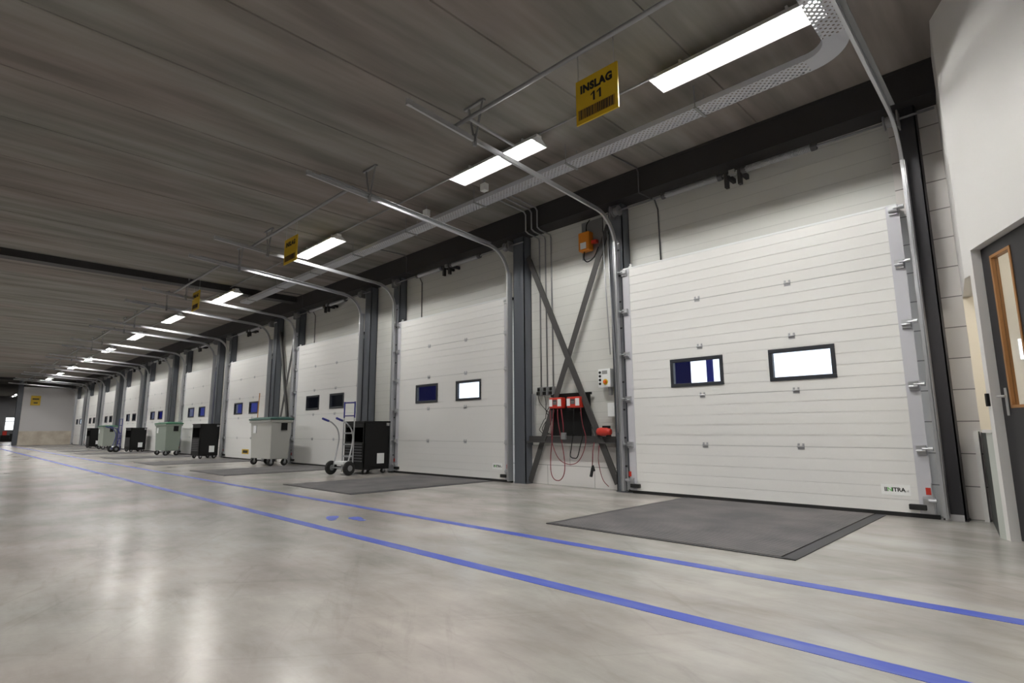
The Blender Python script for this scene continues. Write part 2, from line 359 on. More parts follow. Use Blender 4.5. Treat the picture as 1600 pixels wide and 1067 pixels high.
# ------------------------------------------------------------------ steel frame
mb = MB()                                                     # eaves beam along the wall: I-section
mb.box(FARX, -.52, 6.46, 6.76, 4.42, CEIL); mb.box(FARX, -.52, 6.46, 6.76, 4.09, 4.12); mb.box(FARX, -.52, 6.54, 6.60, 4.12, 4.42)
mb.box(FARX, -.52, 6.468, 6.55, 4.11, 4.43)
struct(mb.build('beam', 'beam_steel'))
for bx in (-14.5, -49.2):
    mb = MB(); mb.box(bx-.3, bx, -16, 6.46, 4.30, 4.315); mb.box(bx-.3, bx, -16, 6.46, 4.42, CEIL); mb.box(bx-.05, bx-.005, -16, 6.46, 4.31, 4.43)
    struct(mb.build('beam', 'beam_steel'))
def column(x0, x1, mt='dark_steel'):                                           # H-section, web seen from the side
    mb = MB(); y0, y1 = 6.605, 6.785
    mb.box(x0, x1, y0, y0+.014, 0, 4.09); mb.box(x0, x1, y1-.014, y1, 0, 4.09); mb.box(x1-.012, x1, y0, y1, 0, 4.09); mb.box(x0, x0+.012, y0, y1, 0, 4.09)
    mb.box(x0-.01, x1+.01, y0-.01, y1, 0, .012)
    return struct(mb.build('steel_column', mt))
for i, x in enumerate(XL):
    column(x-.235, x+.0)
    if i == 0: column(x+DW+.095, x+DW+.255, 'column_darker')
    else: column(x+DW+.13, x+DW+.375)
struct(MB().box(-.875, -.735, 6.59, 6.62, 0, .055).build('trim_column_foot', 'grout'))

# ------------------------------------------------------------------ dock doors
def make_door():
    root = thing('dock_door', '', 'dock door')
    P = .61; z0 = .040; wins = [(.653, 1.354), (1.892, 2.577)]; wz = (1.372, 1.735)
    for k in range(5):
        mb = MB(); za = z0+k*P; zb = za+P
        rows = 5; h = (zb-za)/rows
        for r_ in range(rows):
            a = za+r_*h; b_ = a+h
            spans = [(0, DW)]
            if k == 2:
                cuts = [c for c in (wz[0]+.02, wz[1]-.02) if a < c < b_]; zs = [a]+cuts+[b_]
            else: zs = [a, b_]
            for q in range(len(zs)-1):
                u0, u1 = zs[q], zs[q+1]; mid = (u0+u1)/2
                sp_ = [(0, DW)] if not (k == 2 and wz[0]+.02 < mid < wz[1]-.02) else [(0, wins[0][0]+.02), (wins[0][1]-.02, wins[1][0]+.02), (wins[1][1]-.02, DW)]
                gap = .009 if r_ == rows-1 else .005
                top = u1-gap if abs(u1-b_) < 1e-6 else u1
                for s0, s1 in sp_:
                    mb.box(s0, s1, 0, .04, u0, top)
                    if top < u1: mb.box(s0, s1, .006, .04, top, u1)
        mb.build('panel', 'white_panel', root)
    for k in range(4): MB().box(.09, DW-.09, .001, .0055, z0+P*(k+1)-.0075, z0+P*(k+1)-.0015).build('panel_seal', 'seam_grey', root)
    for s0, s1 in wins:
        fm = MB(); t = .043
        fm.box(s0, s1, -.012, .045, wz[0], wz[0]+t); fm.box(s0, s1, -.012, .045, wz[1]-t, wz[1])
        fm.box(s0, s0+t, -.012, .045, wz[0]+t, wz[1]-t); fm.box(s1-t, s1, -.012, .045, wz[0]+t, wz[1]-t)
        f = fm.build('window_frame', 'frame_black', root, bevel=.004)
        MB().box(s0+t, s1-t, .012, .018, wz[0]+t, wz[1]-t).build('pane', 'glass', f)
    for k in range(4):
        z = z0+P*(k+1)-.003
        for hx in (1.07, 2.16):
            mb = MB(); mb.box(hx-.034, hx+.034, -.004, 0, z-.032, z-.005); mb.box(hx-.034, hx-.014, -.004, 0, z+.006, z+.034); mb.box(hx+.014, hx+.034, -.004, 0, z+.006, z+.034)
            mb.tube([(hx-.036, -.008, z), (hx+.036, -.008, z)], .0075, 8)
            mb.build('hinge', 'galv', root)
    MB().box(-.02, .085, -.006, 0, z0, z0+5*P).build('edge_strip', 'edge_grey', root)
    MB().box(DW-.085, DW+.03, -.006, 0, z0, z0+5*P).build('edge_strip', 'edge_grey', root)
    for k in range(5):
        z = z0+P*(k+1)-.003 if k < 4 else z0+5*P-.05
        for sgn, xb in ((-1, 0), (1, DW)):
            mb = MB(); a, b_ = sorted((xb-sgn*.055, xb+sgn*.02))
            mb.box(a, b_, -.030, -.006, z-.055, z+.03); mb.box(a, b_, -.045, -.030, z-.012, z+.03)
            mb.tube([(a, -.045, z-.02), (b_, -.045, z-.02)], .011, 8)
            mb.tube([(xb-sgn*.01, -.06, z), (xb+sgn*.075, -.06, z)], .008, 8); mb.tube([(xb+sgn*.045, -.06, z), (xb+sgn*.08, -.06, z)], .022, 12)
            mb.build('roller_bracket', 'galv', root, smooth=False)
    MB().box(-.06, DW+.06, .0, .04, 0, .036).build('bottom_seal', 'black_rubber', root)
    MB().box(-.01, DW+.01, -.004, .05, z0+5*P-.012, z0+5*P+.012).build('top_cap', 'paper', root)
    MB().box(-.01, DW+.01, .05, .16, z0+5*P-.02, z0+5*P+.014).build('top_seal', 'black_rubber', root)
    for a in (-.0, 3.085): MB().box(a, a+.14, -.045, 0, .075, .125).build('rubber_block', 'black_rubber', root, bevel=.006)
    for sgn, xb in ((-1, 0), (1, DW)):
        mb = MB(); a, b_ = sorted((xb-sgn*.05, xb+sgn*.045)); mb.box(a, b_, -.03, -.006, .05, .20); mb.box(a, b_, -.05, -.03, .16, .19)
        mb.tube([(xb+sgn*.03, -.05, .05), (xb+sgn*.03, -.05, .33)], .006, 6); mb.tube([(xb+sgn*.0, -.05, .17), (xb+sgn*.06, -.05, .17)], .02, 10)
        bb = mb.build('bottom_bracket', 'galv', root)
        a, b_ = sorted((xb-sgn*.02, xb+sgn*.02)); MB().box(a, b_, -.033, -.03, .22, .285).build('warning_label', 'red', bb)
    mb = MB(); mb.box(.10, .13, .0, .03, z0+5*P+.012, z0+5*P+.06); mb.box(.09, .14, -.01, .035, z0+5*P+.012, z0+5*P+.025); mb.build('top_bracket', 'paper', root)
    return root
def sticker(root):
    s = MB().box(2.865, 3.107, -.002, 0, .195, .297).build('sticker', 'sticker_white', root)
    text('II', .052, 2.905, -.0024, .247, 'ink', s, fat=.0016); text('N', .052, 2.938, -.0024, .247, 'green_ink', s, fat=.0012, sx=1.1)
    text('ITRA', .052, 3.010, -.0024, .247, 'ink', s, fat=.0016); text('.nl', .03, 3.079, -.0024, .239, 'grey_ink', s)
proto = make_door()
view = ['bright daylight and a blue flap behind its windows', 'a dark blue left pane and a bright right pane', 'two dark panes, behind the hand truck', 'two pale blue panes, behind the first grey bin',
        'two blue panes', 'two deep blue panes', 'two dim panes', 'two small dim panes', 'two tiny dim panes', 'beside the far partition wall']
doors = []
for i, x in enumerate(XL):
    d = proto if i == 0 else copy_tree(proto)
    d.location = (x, D, 0)
    d['label'] = 'white sectional dock door, %s from the office corner, %s' % (ORD[i], view[i])
    d['group'] = 'white sectional dock doors'; doors.append(d)
sticker(doors[0]); sticker(doors[1])
st = MB().box(1.55, 2.08, -.0012, 0, .17, .31).build('sticker', 'yellow', doors[3]); MB().box(1.62, 2.0, -.002, -.0012, .20, .28).build('lettering', 'ink', st)

# tracks ----------------------------------------------------------------
path = [(-.075, .03), (-.075, 1.2), (-.075, 2.4), (-.075, 3.42)]
cy_, cz_, rr = -.075-.46, 3.42, .46
for k in range(1, 9):
    t = R(90*k/8)*.965; path.append((cy_+rr*math.cos(t), cz_+rr*math.sin(t)))
y_, z_ = path[-1]; path += [(y_-1.0, z_+.062), (-2.2, 3.985), (-3.62, 4.075)]
def track_proto(sgn):
    root = thing('door_track', '', 'door track')
    cs = [(-.014, -.028), (.014, -.028), (.014, -.018), (-.006, -.018), (-.006, .018), (.014, .018), (.014, .028), (-.014, .028)]
    cs = [(a*sgn, b) for a, b in cs]
    MB().sweep(path[:4], cs).build('vertical_rail', 'galv', root)
    MB().sweep(path[3:12], cs).build('curved_rail', 'galv', root)
    MB().sweep(path[11:], cs).build('horizontal_rail', 'galv', root)
    mb = MB(); mb.bar((sgn*.030, path[11][0], path[11][1]+.03), (sgn*.030, -3.5, 4.10), .008, .05, (1, 0, 0)); mb.build('stiffener_angle', 'galv_dull', root)
    mb = MB(); mb.box(.020, .026, -.11, 0, .03, 3.5) if sgn > 0 else mb.box(-.026, -.020, -.11, 0, .03, 3.5)
    mb.box(-.026, .026, -.006, 0, .03, 3.5); mb.build('mounting_angle', 'galv', root)
    for k in range(9):
        z = .35+k*.38; MB().box(-.022, .022, -.012, -.006, z-.012, z+.012).build('bolt_plate', 'steel_dark', root)
    hy = -2.78; hz = 4.055
    mb = MB(); mb.box(-.16, .16, hy-.018, hy+.018, CEIL-.022, CEIL); mb.bar((-.10, hy, CEIL-.02), (.0, hy, hz-.05), .026, .006); mb.bar((.13, hy, CEIL-.02), (.0, hy, hz-.10), .03, .008)
    mb.box(-.012, .02, hy-.02, hy+.02, hz-.11, hz+.03); mb.build('hanger', 'galv_dull', root)
    MB().box(-.02, .02, -3.68, -3.62, 4.05, 4.11).build('end_stop', 'galv', root)
    return root
TRL, TRR = track_proto(-1), track_proto(1)
for i, x in enumerate(XL):
    for sgn, pr0, side in ((-1, TRL, 'left'), (1, TRR, 'right')):
        t = pr0 if i == 0 else copy_tree(pr0)
        t.location = (x-.075 if sgn < 0 else x+DW+(.075 if i else .115), D, 0)
        t['label'] = 'galvanised door track on the %s edge of the %s dock door from the office' % (side, ORD[i]); t['group'] = 'galvanised door tracks'
MB().bar((.13, -3.0, 4.14), (.13, -2.28, 4.09), .02, .03, (1, 0, 0)).build('buffer_rail', 'galv', TRL)
cb0 = None
for i, x in enumerate(XL):
    if cb0 is None:
        cb0 = MB().tube([(-.04, 0, 0), (DW+.18, 0, 0)], .022, 10).build('cross_tube', 'galv_dull', smooth=True); o = cb0
    else: o = cb0.copy(); COL.objects.link(o)
    o.location = (x-.085, 3.56, 4.085)
    tag(o, 'grey steel tube under the ceiling joining the two tracks of the %s dock door' % ORD[i], 'steel tube', 'tubes joining the door tracks')
bpy.data.objects.remove([c for c in TRR.children if c.name.startswith('hanger')][0])
# torsion springs --------------------------------------------------------
def spring_proto():
    root = thing('torsion_spring_shaft', '', 'door spring')
    zz, yy = 3.96, -.06
    MB().tube([(-.22, yy, zz), (DW+.42, yy, zz)], .0125, 10).build('shaft', 'galv_dull', root, smooth=True)
    for a, b_ in ((.72, 1.50), (1.80, 2.58)):
        mb = MB(); turns = 46; pts = []
        for k in range(turns*8+1):
            t = 2*math.pi*k/8; pts.append((a+(b_-a)*k/(turns*8), yy+.036*math.cos(t), zz+.036*math.sin(t)))
        mb.tube(pts, .0075, 5); mb.build('spring', 'galv', root, smooth=True)
        for e in (a, b_): MB().lathe((e-.03, yy, zz), (1, 0, 0), [(0, .044), (.02, .046), (.06, .04)], 14).build('spring_cone', 'steel_dark', root)
    for e in (1.58, 1.745):
        mb = MB(); mb.box(e-.02, e+.02, yy-.03, yy+.03, zz-.17, zz+.02); mb.box(e-.02, e+.02, yy, .183, zz-.03, zz+.03); mb.build('centre_bracket', 'beam_steel', root)
    MB().box(1.62, 1.69, yy-.03, yy+.03, zz-.02, zz+.04).build('coupling', 'galv', root)
    for sgn, e in ((-1, -.045), (1, DW+.045)):
        MB().lathe((e-.05, yy, zz), (1, 0, 0), [(0, .075), (.012, .075), (.02, .055), (.08, .06), (.088, .075), (.10, .075)], 20).build('cable_drum', 'galv_dull', root, smooth=False)
        MB().box(e+sgn*.07, e+sgn*.085, yy-.06, .0, zz-.10, zz+.08).build('end_bracket', 'galv_dull', root)
    return root
sp0 = spring_proto()
for i, x in enumerate(XL):
    t = sp0 if i == 0 else copy_tree(sp0); t.location = (x, D, 0)
    t['label'] = 'torsion spring shaft under the eaves beam above the %s dock door from the office' % ORD[i]; t['group'] = 'torsion spring shafts'
# levellers ---------------------------------------------------------------
def leveller_proto():
    root = thing('dock_leveller', '', 'dock leveller')
    MB().box(.05, 2.03, .035, 2.60, .0, .008).build('deck_plate', 'checker', root)
    mb = MB(); mb.box(0, .045, 0, 2.60, 0, .006); mb.box(2.045, 2.13, 0, 2.60, 0, .006); mb.box(0, 2.13, 0, .03, 0, .006); mb.build('frame', 'leveller_frame', root)
    MB().box(2.032, 2.043, .03, 2.60, 0, .003).build('gap', 'ink', root)
    return root
lv = leveller_proto()
for i, x in enumerate(XL):
    t = lv if i == 0 else copy_tree(lv); t.location = (x+.76, 3.97, 0)
    t['label'] = 'dark checker plate dock leveller in the floor before the %s dock door from the office' % ORD[i]; t['group'] = 'dock levellers'
# shelters and exterior ----------------------------------------------------
struct(MB().box(-80, 20, 7.3, 60, -1.3, -1.2).build('ground_outside', 'asphalt'))
FL = ['fabric_deep_blue', 'fabric_deep_blue', 'fabric_grey', 'fabric_pale_blue', 'fabric_pale_blue', 'fabric_blue', 'fabric_grey', 'fabric_grey', 'fabric_grey', 'fabric_grey']
for i, x in enumerate(XL):
    mb = MB(); xa = x-.5 if i == 0 else (x-1.1 if i == 1 else (XL[i+1]+.72 if i < 9 else x-1.5))
    mb.box(xa, x+(.50 if i < 2 else .62), 7.45, 7.47, -.1, 3.2); mb.box(xa-.03, xa+.03, 7.40, 7.50, -.1, 3.3)
    o = mb.build('shelter_flap', FL[i])
    if i == 0: MB().box(-3.545, -3.46, 7.58, 7.62, -.1, 3.2).build('strap', 'fabric_blue', o)
    tag(o, '%s fabric flap of the dock shelter outside the %s dock door from the office' % (FL[i][7:].replace('_', ' '), ORD[i]), 'shelter flap', 'dock shelter flaps')
o = MB().box(XL[2]+.75, XL[2]+3.1, 7.35, 8.1, .0, 3.3).box(XL[2]+1.0, XL[2]+2.9, 8.1, 8.4, .2, 3.1).build('parked_trailer', 'trailer_dark')
tag(o, 'dark rear of a trailer parked outside behind the third dock door', 'trailer')

# ------------------------------------------------------------------ ceiling lights
def lamp_proto():
    root = thing('ceiling_light', '', 'ceiling light')
    l = .77
    MB().box(-l, l, -.045, .045, .064, .10).build('housing', 'lamp_body', root)
    mb = MB(); w1, z1 = .145, -.012
    for sg in (-1, 1): mb.quadbox([(-l, sg*.040, .062), (l, sg*.040, .062), (l, sg*.043, .066), (-l, sg*.043, .066), (-l, sg*w1, z1), (l, sg*w1, z1), (l, sg*(w1+.004), z1+.002), (-l, sg*(w1+.004), z1+.002)])
    for xx in (-l, l): mb.quadbox([(xx-.002, -.04, .064), (xx+.002, -.04, .064), (xx+.002, .04, .064), (xx-.002, .04, .064), (xx-.002, -w1, z1), (xx+.002, -w1, z1), (xx+.002, w1, z1), (xx-.002, w1, z1)])
    mb.build('reflector', 'reflector', root)
    MB().box(-l+.02, l-.02, -.015, .015, .054, .060).build('fluorescent_tube', 'diffuser', root)
    for xx in (-.5, .5): MB().box(xx-.01, xx+.01, -.02, .02, .10, .15).build('mounting_bracket', 'lamp_body', root)
    return root
lp = lamp_proto()
LX = [-1.80, -4.94, -9.82, -14.80, -19.42, -24.05, -28.8, -33.5, -38.0, -42.4, -46.9, -68.5, -71.6]
for i, x in enumerate(LX):
    t = lp if i == 0 else copy_tree(lp); t.location = (x, 4.755, CEIL-.15 if i != 3 else CEIL-.255)
    t['label'] = ('fluorescent ceiling light, %s of the row along the dock doors counted from the office' % ORD[i]) if i < 11 else 'distant fluorescent ceiling light beyond the partition, %s' % ('in front of the last one' if i == 11 else 'last before the end wall')
    t['group'] = 'fluorescent ceiling lights'
for y in (-2.0, -8.0):  # unseen rows added to brighten the floor and lower doors
    for k in range(11):
        t = copy_tree(lp); t.location = (3.0-k*4.7, y if k < 4 or y < -5 else .25, CEIL-.15); t['label'] = 'added ceiling light out of view, filling the hall floor and lower doors'; t['group'] = 'added fill lights over the hall'
for x, y in [(-1.3, 2.35), (2.2, 1.2)]+[(-18.15-4.7*k, .25) for k in range(6)]:  # further unseen fixtures, added as fill for the block wall and far doors
    t = copy_tree(lp); t.location = (x, y, CEIL-.15); t['label'] = 'added ceiling light out of view, filling the hall floor and lower doors'; t['group'] = 'added fill lights over the hall'
o = MB().tube([(-.98, 4.755, 4.405), (-47, 4.755, 4.405)], .011, 8).build('lighting_conduit', 'galv_dull', smooth=True); tag(o, 'thin grey conduit under the ceiling linking the row of lights', 'conduit')

# ------------------------------------------------------------------ cable tray
tr_ = thing('cable_tray', 'perforated grey cable tray under the ceiling turning a corner by the office', 'cable tray', (0, 0, 0))
TZ = 4.20; Y0, Y1 = 5.25, 5.46
MB().box(-15.2, -1.33, Y0, Y1, TZ, TZ+.002).build('tray_base', 'tray', tr_)
MB().box(-1.13, -.92, 1.5, 5.05, TZ, TZ+.002).build('tray_base', 'tray', tr_)
mb = MB(); mb.box(-15.2, -1.33, Y0-.002, Y0, TZ, TZ+.06); mb.box(-15.2, -1.33, Y1, Y1+.002, TZ, TZ+.06)
mb.box(-1.132, -1.13, 1.5, 5.05, TZ, TZ+.06); mb.box(-.92, -.918, 1.5, 5.05, TZ, TZ+.06); mb.build('tray_side', 'tray_side', tr_)
mb = MB(); c = (-1.33, 5.05); ri, ro = .20, .41; n = 12
for k in range(n+1):
    t = R(90*k/n); mb.v += [(c[0]+ri*math.cos(t), c[1]+ri*math.sin(t), TZ), (c[0]+ro*math.cos(t), c[1]+ro*math.sin(t), TZ), (c[0]+ri*math.cos(t), c[1]+ri*math.sin(t), TZ+.06), (c[0]+ro*math.cos(t), c[1]+ro*math.sin(t), TZ+.06)]
for k in range(n):
    a = 4*k; mb.f += [(a, a+1, a+5, a+4), (a, a+4, a+6, a+2), (a+1, a+3, a+7, a+5)]
mb.build('tray_bend', 'tray_side', tr_)
for k in range(8):
    x = -2.4-k*1.75; mb = MB()
    mb.box(x-.015, x+.015, Y0-.02, Y1+.02, TZ-.012, TZ); mb.tube([(x, Y0-.012, TZ-.01), (x, Y0-.012, CEIL)], .005, 6); mb.tube([(x, Y1+.012, TZ-.01), (x, Y1+.012, CEIL)], .005, 6)
    mb.build('tray_hanger', 'galv_dull', tr_)
for k, x in enumerate((-5.60, -6.98)):
    o = MB().box(x-.05, x+.05, 5.13, 5.21, 4.26, 4.37).build('junction_box', 'paper', bevel=.004)
    MB().tube([(x, 5.17, 4.37), (x, 5.17, CEIL)], .008, 6).build('entry_pipe', 'galv_dull', o)
    tag(o, 'small white junction box beside the cable tray, %s the second light' % ('right behind' if k == 0 else 'left of'), 'junction box', 'junction boxes by the tray')
# conduits dropping from the tray over the beam and down the wall to the sockets
for k, x in enumerate((-5.97, -5.84, -5.715)):
    o = MB().tube([(x+.05, 5.48, 4.42), (x, 6.40, 4.40), (x, 6.44, 4.36), (x, 6.44, 4.08), (x, 6.5, 4.05), (x, 6.76, 4.03), (x, 6.775, 3.98), (x, 6.775, 1.52)], .012, 8).build('conduit', 'galv_dull', smooth=True)
    tag(o, 'grey conduit from the cable tray over the beam down to the %s wall socket' % ('left', 'middle', 'right')[k], 'conduit', 'conduits feeding the sockets')
    b_ = thing('wall_socket', '%s of three grey wall sockets with black plugs beside the crossed brace' % ('leftmost', 'middle', 'rightmost')[k], 'socket', (x, 6.76, 1.45), 'three wall sockets')
    MB().box(-.035, .035, -.05, .03, -.07, .07).build('housing', 'galv_dull', b_, bevel=.005); MB().box(-.022, .022, -.062, -.05, .005, .055).build('cover', 'black_plastic', b_); MB().box(-.02, .02, -.085, -.05, -.06, -.01).build('plug', 'black_plastic', b_)
    e = -5.80-.05*k
    pts = spline([(x, 6.70, 1.38), (x, 6.73, 1.28), (x+(e-x)*.6, 6.75-.012*k, 1.16-.02*k), (e+.05, 6.75-.012*k, 1.08-.03*k), (e+.02, 6.75-.012*k, 1.0), (e-.06, 6.75-.012*k, .92-.02*k), (e-.08, 6.75-.012*k, .84), (e, 6.75-.012*k, .78), (e+.05, 6.75-.012*k, .77)])
    o = MB().tube(pts, .005, 6).build('power_cord', 'black_plastic', smooth=True); tag(o, 'thin black cord hanging from the %s wall socket' % ('left', 'middle', 'right')[k], 'cord', 'cords from the sockets')
# drops of cable from tray across the ceiling to each door
for k, x in enumerate((-3.83, -9.35, -14.1)):
    o = MB().tube([(x-.1, 5.47, 4.26), (x-.05, 5.6, 4.43), (x, 6.40, 4.43), (x, 6.44, 4.38), (x, 6.44, 4.07), (x+.09, 6.70, 4.02), (x+.09, 6.776, 3.9), (x+.10, 6.776, 3.10)], .010, 8).build('door_cable', 'steel_dark', smooth=True)
    tag(o, 'dark cable dropping over the beam to the top left of the %s dock door' % ORD[k], 'cable', 'door cables')

# ------------------------------------------------------------------ hanging signs
def sign(x, y, z, label, body, w=.475, h=.455):
    r_ = thing('hanging_sign', label, 'sign', (x, y, z), 'yellow hanging signs')
    b_ = MB().box(-w/2, w/2, -.008, .008, 0, h).build('board', 'yellow', r_)
    text('INSLAG', .108, 0, -.0095, h-.112, 'ink', b_, fat=.0062, sx=.93, sp=1.1)
    if body:
        dg = MB()
        for cx_ in (-.037, .033):
            dg.box(cx_, cx_+.021, -.0095, -.008, h-.270, h-.178); dg.quadbox([(cx_-.026, -.0095, h-.214), (cx_+.002, -.0095, h-.196), (cx_+.002, -.008, h-.196), (cx_-.026, -.008, h-.214), (cx_-.026, -.0095, h-.198), (cx_+.008, -.0095, h-.178), (cx_+.008, -.008, h-.178), (cx_-.026, -.008, h-.198)])
        dg.build('lettering', 'ink', b_)
    bc = MB(); xx = -.205; rnd = random.Random(3)
    bg_ = MB().box(-.215, .205, -.0085, -.008, .04, .145).build('barcode_field', mat('barcode_field', (.40, .22, .02), .6), b_)
    while xx < .19:
        ww = rnd.choice((.004, .004, .008, .012)); bc.box(xx, xx+ww, -.0095, -.008, .045, .14); xx += ww+rnd.choice((.004, .006, .009))
    bc.build('barcode', 'ink', b_)
    for q in (-.21, .20): MB().tube([(q, 0, h), (q, 0, CEIL-z)], .0022, 6).build('hanging_wire', 'galv', r_)
    return r_
sign(-2.78, 4.0, 3.725, 'yellow hanging sign reading INSLAG 11 with a barcode', '11')
sign(-9.33, 4.0, 3.755, 'yellow hanging sign in front of the third ceiling light', None, .5)
sign(-14.49, 4.0, 3.71, 'small yellow hanging sign beside the fourth ceiling light', None, .5)
o = thing('wall_sign', 'yellow oblong sign high on the far partition wall', 'sign', (FARX+.03, 4.57, 3.05))
MB().box(-.02, 0, -.26, .26, -.33, .33).build('board', 'yellow', o)
MB().box(0, .006, -.18, .18, .06, .15).box(0, .006, -.1, .12, -.20, -.12).build('lettering', 'ink', o)

# ------------------------------------------------------------------ braced bays
def brace(xa, xb, label):
    r_ = thing('cross_brace', label, 'steel brace', (0, 0, 0), 'crossed steel braces')
    y = 6.66
    MB().bar((xa+.04, y, 3.72), (xb-.03, y, .10), .095, .012, (0, 1, 0)).bar((xa+.075, y+.03, 3.68), (xb+.005, y+.03, .06), .012, .05, (0, 1, 0)).build('diagonal_bar', 'brace_steel', r_)
    MB().bar((xb-.05, y+.02, 3.86), (xa+.02, y+.02, .03), .095, .012, (0, 1, 0)).build('diagonal_bar', 'brace_steel', r_)
    return r_
brace(-6.17, -4.46, 'large dark crossed steel brace between the first two dock doors')
brace(XL[3]+DW+.375, XL[2]-.235, 'dark crossed steel brace between the third and fourth dock doors')
o = MB().box(-6.17, -4.46, 6.685, 6.70, .645, .745).box(-6.17, -4.46, 6.62, 6.70, .645, .66).build('wall_rail', 'brace_steel'); tag(o, 'dark horizontal steel rail low behind the crossed brace', 'steel rail')
o = MB().box(-5.70, -4.97, 6.72, 6.74, .75, 1.385).box(-5.72, -4.95, 6.718, 6.75, 1.36, 1.395).build('backing_board', 'black_plastic'); tag(o, 'black board behind the two red battery chargers', 'board')
o = MB().box(-6.15, -6.09, 6.735, 6.765, .75, 1.42).build('cable_cover', 'galv'); tag(o, 'narrow pale upright strip beside the column left of the sockets', 'cable cover')

def charger(x, label):
    r_ = thing('battery_charger', label, 'battery charger', (x, 6.68, 1.165), 'red battery chargers')
    mb = MB(); mb.box(-.122, .122, -.085, .025, 0, .165); mb.build('case', 'red', r_, bevel=.012)
    MB().box(-.119, -.056, -.089, -.085, .03, .14).build('side_panel', 'paper', r_, bevel=.002); MB().box(.045, .119, -.089, -.085, .03, .14).build('side_panel', 'paper', r_, bevel=.002)
    d_ = MB().box(-.045, .034, -.090, -.085, .055, .13).build('display', 'steel_dark', r_); MB().box(-.036, .026, -.0915, -.090, .085, .095).box(-.036, .026, -.0915, -.090, .065, .072).build('display_marks', 'grey_ink', d_)
    MB().box(-.09, -.03, -.09, -.01, -.025, .0).build('cable_gland', 'black_plastic', r_)
    return r_
charger(-5.535, 'left red and white battery charger on the black board'); charger(-5.19, 'right red and white battery charger on the black board')
cy0 = 6.57
def cable(pts, mt, label, r_=.007):
    o = MB().tube(spline([(x, cy0, z) for x, z in pts]), r_, 7).build('charger_cable', mt, smooth=True); tag(o, label, 'cable', 'charger cables'); return o
cable([(-5.47, 1.15), (-5.46, .95), (-5.39, .62), (-5.35, .35), (-5.37, .19), (-5.45, .10), (-5.56, .11), (-5.62, .22), (-5.62, .45), (-5.58, .75), (-5.55, 1.16)], 'dark_red', 'dark red cable in a long loop under the left charger')
cable([(-5.62, 1.15), (-5.60, .80), (-5.58, .62), (-5.47, .42), (-5.30, .34), (-5.12, .37), (-5.00, .52), (-4.95, .72), (-5.01, .95), (-5.03, 1.16)], 'dark_red', 'dark red cable sagging from the left charger across to the right one', .006)
cable([(-5.16, 1.15), (-5.17, .86), (-5.22, .58), (-5.24, .46), (-5.18, .43), (-5.11, .45), (-5.05, .62), (-5.00, .80), (-5.04, 1.1)], 'black_plastic', 'black cable in a short pointed loop under the right charger', .008)
cable([(-5.40, 1.15), (-5.37, .95), (-5.36, .80)], 'dark_red', 'short red cable with a grey plug hanging between the chargers', .009)
o = MB().box(-5.40, -5.32, 6.55, 6.59, .70, .80).build('plug', 'galv_dull', bevel=.004); tag(o, 'grey plug at the end of the short cable between the chargers', 'plug')
o = thing('hanging_clamp', 'red lead with black clamp hanging right of the chargers', 'clamp', (-4.84, 6.56, .18))
MB().tube([(0, 0, .14), (0, .02, .35), (.0, .06, .48)], .007, 7).build('lead', 'dark_red', o, smooth=True)
MB().bar((-.03, 0, 0), (.005, 0, .13), .035, .03).bar((.03, 0, .08), (.005, 0, .16), .03, .025).build('clamp_jaw', 'black_rubber', o, bevel=.005)
MB().tube(spline([(-4.74, 6.6, .62), (-4.76, 6.6, .40), (-4.70, 6.6, .16), (-4.60, 6.6, .06)]), .005, 6).build('thin_lead', 'dark_red', smooth=True)
tag(bpy.data.objects['thin_lead'], 'thin red lead looping down to the foot of the brace', 'lead')
# control box, white box, red hand-held
o = thing('control_box', 'white door control box with black buttons and orange red rotary switch', 'control box', (-4.66, 6.76, 1.575))
MB().box(-.105, .105, -.10, .03, -.13, .135).build('case', 'paper', o, bevel=.006)
for k in range(4): MB().lathe((-.07, -.10, .085-.055*k), (0, -1, 0), [(0, .017), (.012, .017), (.02, .013)], 14).build('button', 'black_plastic', o)
MB().lathe((.02, -.10, -.055), (0, -1, 0), [(0, .042), (.004, .042)], 20).build('switch_plate', 'yellow', o); MB().box(-.0, .04, -.13, -.104, -.075, -.035).build('rotary_switch', 'orange_red', o, bevel=.004)
MB().box(-.035, .055, -.102, -.1, .06, .11).build('label_plate', 'grey_ink', o)
MB().tube([(.05, -.03, -.13), (.06, -.03, -.20), (.05, -.02, -.24)], .03, 8).build('cable_entry', 'galv_dull', o)
o = MB().box(-4.64, -4.52, 6.69, 6.79, 1.02, 1.22).build('switch_box', 'paper', bevel=.006); tag(o, 'plain white box on the wall below the control box', 'switch box')
o = thing('jump_starter', 'red tool with black handle lying on the steel rail', 'tool', (-4.69, 6.66, .745))
MB().lathe((-.12, 0, .065), (1, 0, 0), [(0, .03), (.02, .055), (.07, .062), (.18, .06), (.23, .045), (.24, .02)], 16).build('body', 'red', o, smooth=True)
MB().box(-.02, .10, -.02, .02, .11, .15).build('handle', 'black_plastic', o, bevel=.006); MB().box(-.10, -.05, -.03, .03, 0, .02).box(.05, .1, -.03, .03, 0, .02).build('foot', 'black_rubber', o)
